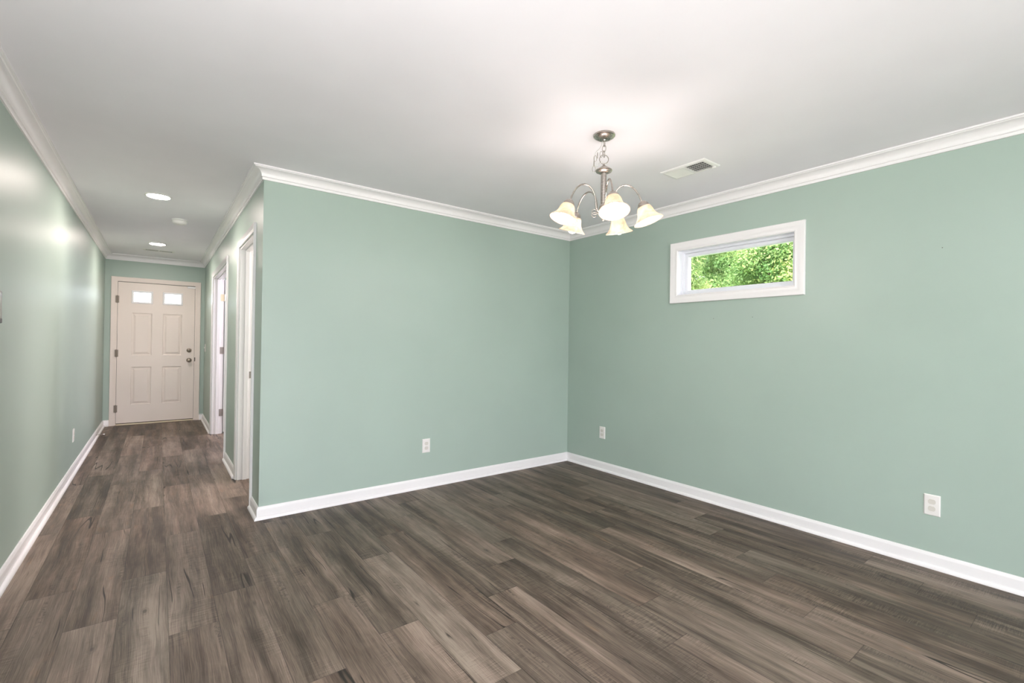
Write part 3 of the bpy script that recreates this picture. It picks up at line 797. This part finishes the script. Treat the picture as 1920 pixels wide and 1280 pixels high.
t = thing('door_stop', 'springy door stop sticking out of the left hall baseboard near the front door', 'door stop', (XL + 0.0130, 4.030, 0.050))
b = BM(); lathe(b, [(0.011, 0), (0.011, 0.003), (0.007, 0.008)], 16, Matrix.Rotation(R(90), 4, 'Y')); link('base', b, M['hinge'], t, 40)
b = BM(); tube(b, [(0.006 + 0.066 * k / 140, 0.0048 * math.cos(k * 0.75), 0.0048 * math.sin(k * 0.75)) for k in range(141)], 0.0011, 6); link('spring', b, M['hinge'], t, 'all')
b = BM(); lathe(b, [(0.0065, 0.068), (0.0075, 0.071), (0.0075, 0.082), (0.005, 0.085), (0.0005, 0.086)], 16, Matrix.Rotation(R(90), 4, 'Y')); link('rubber_tip', b, M['rubber'], t, 40)

# nail marks left in the window wall, drawn as small dark discs
for (yy, zz), lb in (((-3.004, 1.819), 'tiny dark nail hole high on the window wall, right of the window'), ((-1.645, 1.465), 'tiny dark nail hole under the window, left of the pair'), ((-1.951, 1.466), 'tiny dark nail hole under the window, right of the pair')):
    b = BM(); lathe(b, [(0.0030, 0), (0.0026, 0.0012), (0.0008, 0.0015)], 12, Matrix.Rotation(R(-90), 4, 'Y'))
    o = link('nail_hole', b, M['greyframe'], None, loc=(0, yy, zz)); o['label'] = lb.replace('nail hole', 'nail_hole'); o['category'] = 'nail_hole'; o['group'] = 'holes left in the window wall'

# ------------------------------------------------------------------ outside: ground and trees
def ground():
    m = mat('lawn_grass', (0.10, 0.16, 0.04), 0.9); t = NT(m)
    tc = t.add('ShaderNodeTexCoord').outputs['Object']
    t.put(t.b.inputs['Base Color'], t.ramp(t.noise(tc, 3.0, 5.0), [(0.3, (0.07, 0.12, 0.03)), (0.7, (0.20, 0.27, 0.08))]))
    b = BM()
    n = 24
    g = [[b.verts.new((-60 + 120 * i / n, -60 + 120 * j / n, -0.35)) for j in range(n + 1)] for i in range(n + 1)]
    for i in range(n):
        for j in range(n): b.faces.new((g[i][j], g[i + 1][j], g[i + 1][j + 1], g[i][j + 1]))
    struct(link('ground', b, m))
ground()

def leaf_material(name, c0, c1, c2):
    m = mat(name, c1, 0.55, 0, 0.3); t = NT(m); out = t.n['Material Output']
    at = t.add('ShaderNodeAttribute'); at.attribute_name = 'leaf'
    sc = t.add('ShaderNodeSeparateColor'); t.put(sc.inputs[0], at.outputs['Color'])
    c = t.ramp(sc.outputs[0], [(0.0, c0), (0.5, c1), (1.0, c2)])
    t.put(t.b.inputs['Base Color'], c)
    tl = t.add('ShaderNodeBsdfTranslucent'); t.put(tl.inputs['Color'], c)
    mx = t.add('ShaderNodeMixShader'); mx.inputs[0].default_value = 0.35
    t.put(mx.inputs[1], t.b.outputs[0]); t.put(mx.inputs[2], tl.outputs[0]); t.put(out.inputs['Surface'], mx.outputs[0])
    return m
M['leaf_a'] = leaf_material('broad_leaves', (0.12, 0.24, 0.07), (0.28, 0.40, 0.14), (0.52, 0.58, 0.20))
M['leaf_b'] = leaf_material('needle_leaves', (0.14, 0.26, 0.09), (0.30, 0.42, 0.15), (0.50, 0.55, 0.22))
M['bark'] = painted('bark', (0.16, 0.11, 0.08), 0.9, 0.2, 0.6, 14, 0.3)

def tree(name, label, loc, height, crown_r, crown_z0, mleaf, ncl, nleaf, lsize, seed, needle=False):
    r = np.random.default_rng(seed)
    t = thing(name, label, 'tree', loc, 0, 'trees outside the window')
    b = BM(); n = 9
    pts = [(0.12 * math.sin(k * 1.3 + seed), 0.12 * math.cos(k * 1.7 + seed), height * 0.92 * k / n) for k in range(n + 1)]
    tube(b, pts, [0.17 * (1 - 0.85 * k / n) for k in range(n + 1)], 10)
    link('trunk', b, M['bark'], t, 'all')
    # crown clusters on limbs
    cen = []
    for k in range(ncl):
        u = r.random(); z = crown_z0 + (height - crown_z0) * u
        prof = (math.sin(math.pi * min(1, 0.12 + 0.88 * u)) ** 0.6) if not needle else (1 - 0.75 * u)
        a = r.random() * 2 * math.pi; rad = crown_r * prof * (0.35 + 0.65 * math.sqrt(r.random()))
        cen.append((rad * math.cos(a), rad * math.sin(a), z))
        if k < 10:
            limb = BM(); tube(limb, [(0, 0, max(crown_z0 * 0.8, z - 0.35 * rad - 0.3)), (cen[-1][0] * .5, cen[-1][1] * .5, z - 0.12 * rad), cen[-1]], [0.05, 0.03, 0.012], 6)
            link('branch', limb, M['bark'], t, 'all')
    cen = np.array(cen); N = ncl * nleaf
    cs = r.uniform(0.30, 0.62, ncl)
    d = r.normal(size=(N, 3)); d /= np.linalg.norm(d, axis=1)[:, None]
    rad = r.random(N) ** 0.4
    ci = np.repeat(np.arange(ncl), nleaf)
    p = cen[ci] + d * (rad * cs[ci])[:, None] * np.array([1, 1, 0.75])
    # leaf frames: mostly facing outwards and up
    nrm = d * 0.7 + r.normal(size=(N, 3)) * 0.6 + np.array([0, 0, 0.5]); nrm /= np.linalg.norm(nrm, axis=1)[:, None]
    ax = np.cross(nrm, r.normal(size=(N, 3))); ax /= np.linalg.norm(ax, axis=1)[:, None]
    sd = np.cross(nrm, ax)
    ln = lsize * r.uniform(0.6, 1.3, N); wd_ = ln * (0.16 if needle else 0.55)
    v = np.empty((N, 4, 3))
    v[:, 0] = p - ax * ln[:, None] * .5; v[:, 2] = p + ax * ln[:, None] * .5 - nrm * (ln * .12)[:, None]
    v[:, 1] = p + sd * wd_[:, None] * .5 + nrm * (ln * .06)[:, None]; v[:, 3] = p - sd * wd_[:, None] * .5 + nrm * (ln * .06)[:, None]
    me = bpy.data.meshes.new('foliage')
    me.vertices.add(N * 4); me.vertices.foreach_set('co', v.reshape(-1))
    me.loops.add(N * 4); me.loops.foreach_set('vertex_index', np.arange(N * 4, dtype=np.int32))
    me.polygons.add(N); me.polygons.foreach_set('loop_start', np.arange(0, N * 4, 4, dtype=np.int32)); me.polygons.foreach_set('loop_total', np.full(N, 4, dtype=np.int32))
    me.update(calc_edges=True)
    tone = np.clip(r.normal(0.45, 0.16, N) + np.repeat(r.normal(0, 0.22, ncl), nleaf), 0, 1)
    cb = np.ones((N * 4, 4), dtype=np.float32); cb[:, 0] = np.repeat(tone, 4)
    ca = me.color_attributes.new('leaf', 'FLOAT_COLOR', 'CORNER'); ca.data.foreach_set('color', cb.reshape(-1))
    me.materials.append(mleaf)
    o = bpy.data.objects.new('foliage', me); COL.objects.link(o); o.parent = t
G = -0.35
tree('leafy_tree', 'distant green tree closing the gaps between the other trees', (25.5, 9.8, G), 13.0, 3.4, 1.0, M['leaf_a'], 420, 200, 0.34, 12)
tree('pine_tree', 'yellow-green pine tree seen at the left end of the high window', (8.6, 4.3, G), 7.0, 0.9, 1.0, M['leaf_b'], 170, 330, 0.15, 3, True)
tree('leafy_tree', 'bright green leafy tree filling the right half of the high window', (8.6, 1.6, G), 6.6, 0.95, 1.0, M['leaf_a'], 190, 330, 0.075, 5)
tree('leafy_tree', 'rounded green tree at the middle of the high window, behind the front two', (13.4, 4.6, G), 8.0, 1.9, 1.0, M['leaf_a'], 300, 260, 0.11, 4)
tree('leafy_tree', 'far green tree behind the right half of the high window', (19.5, 4.4, G), 11.0, 2.6, 1.0, M['leaf_b'], 330, 200, 0.2, 8)
tree('pine_tree', 'far pine tree behind the left end of the high window', (19.5, 10.6, G), 11.0, 2.6, 1.0, M['leaf_b'], 330, 200, 0.3, 9, True)
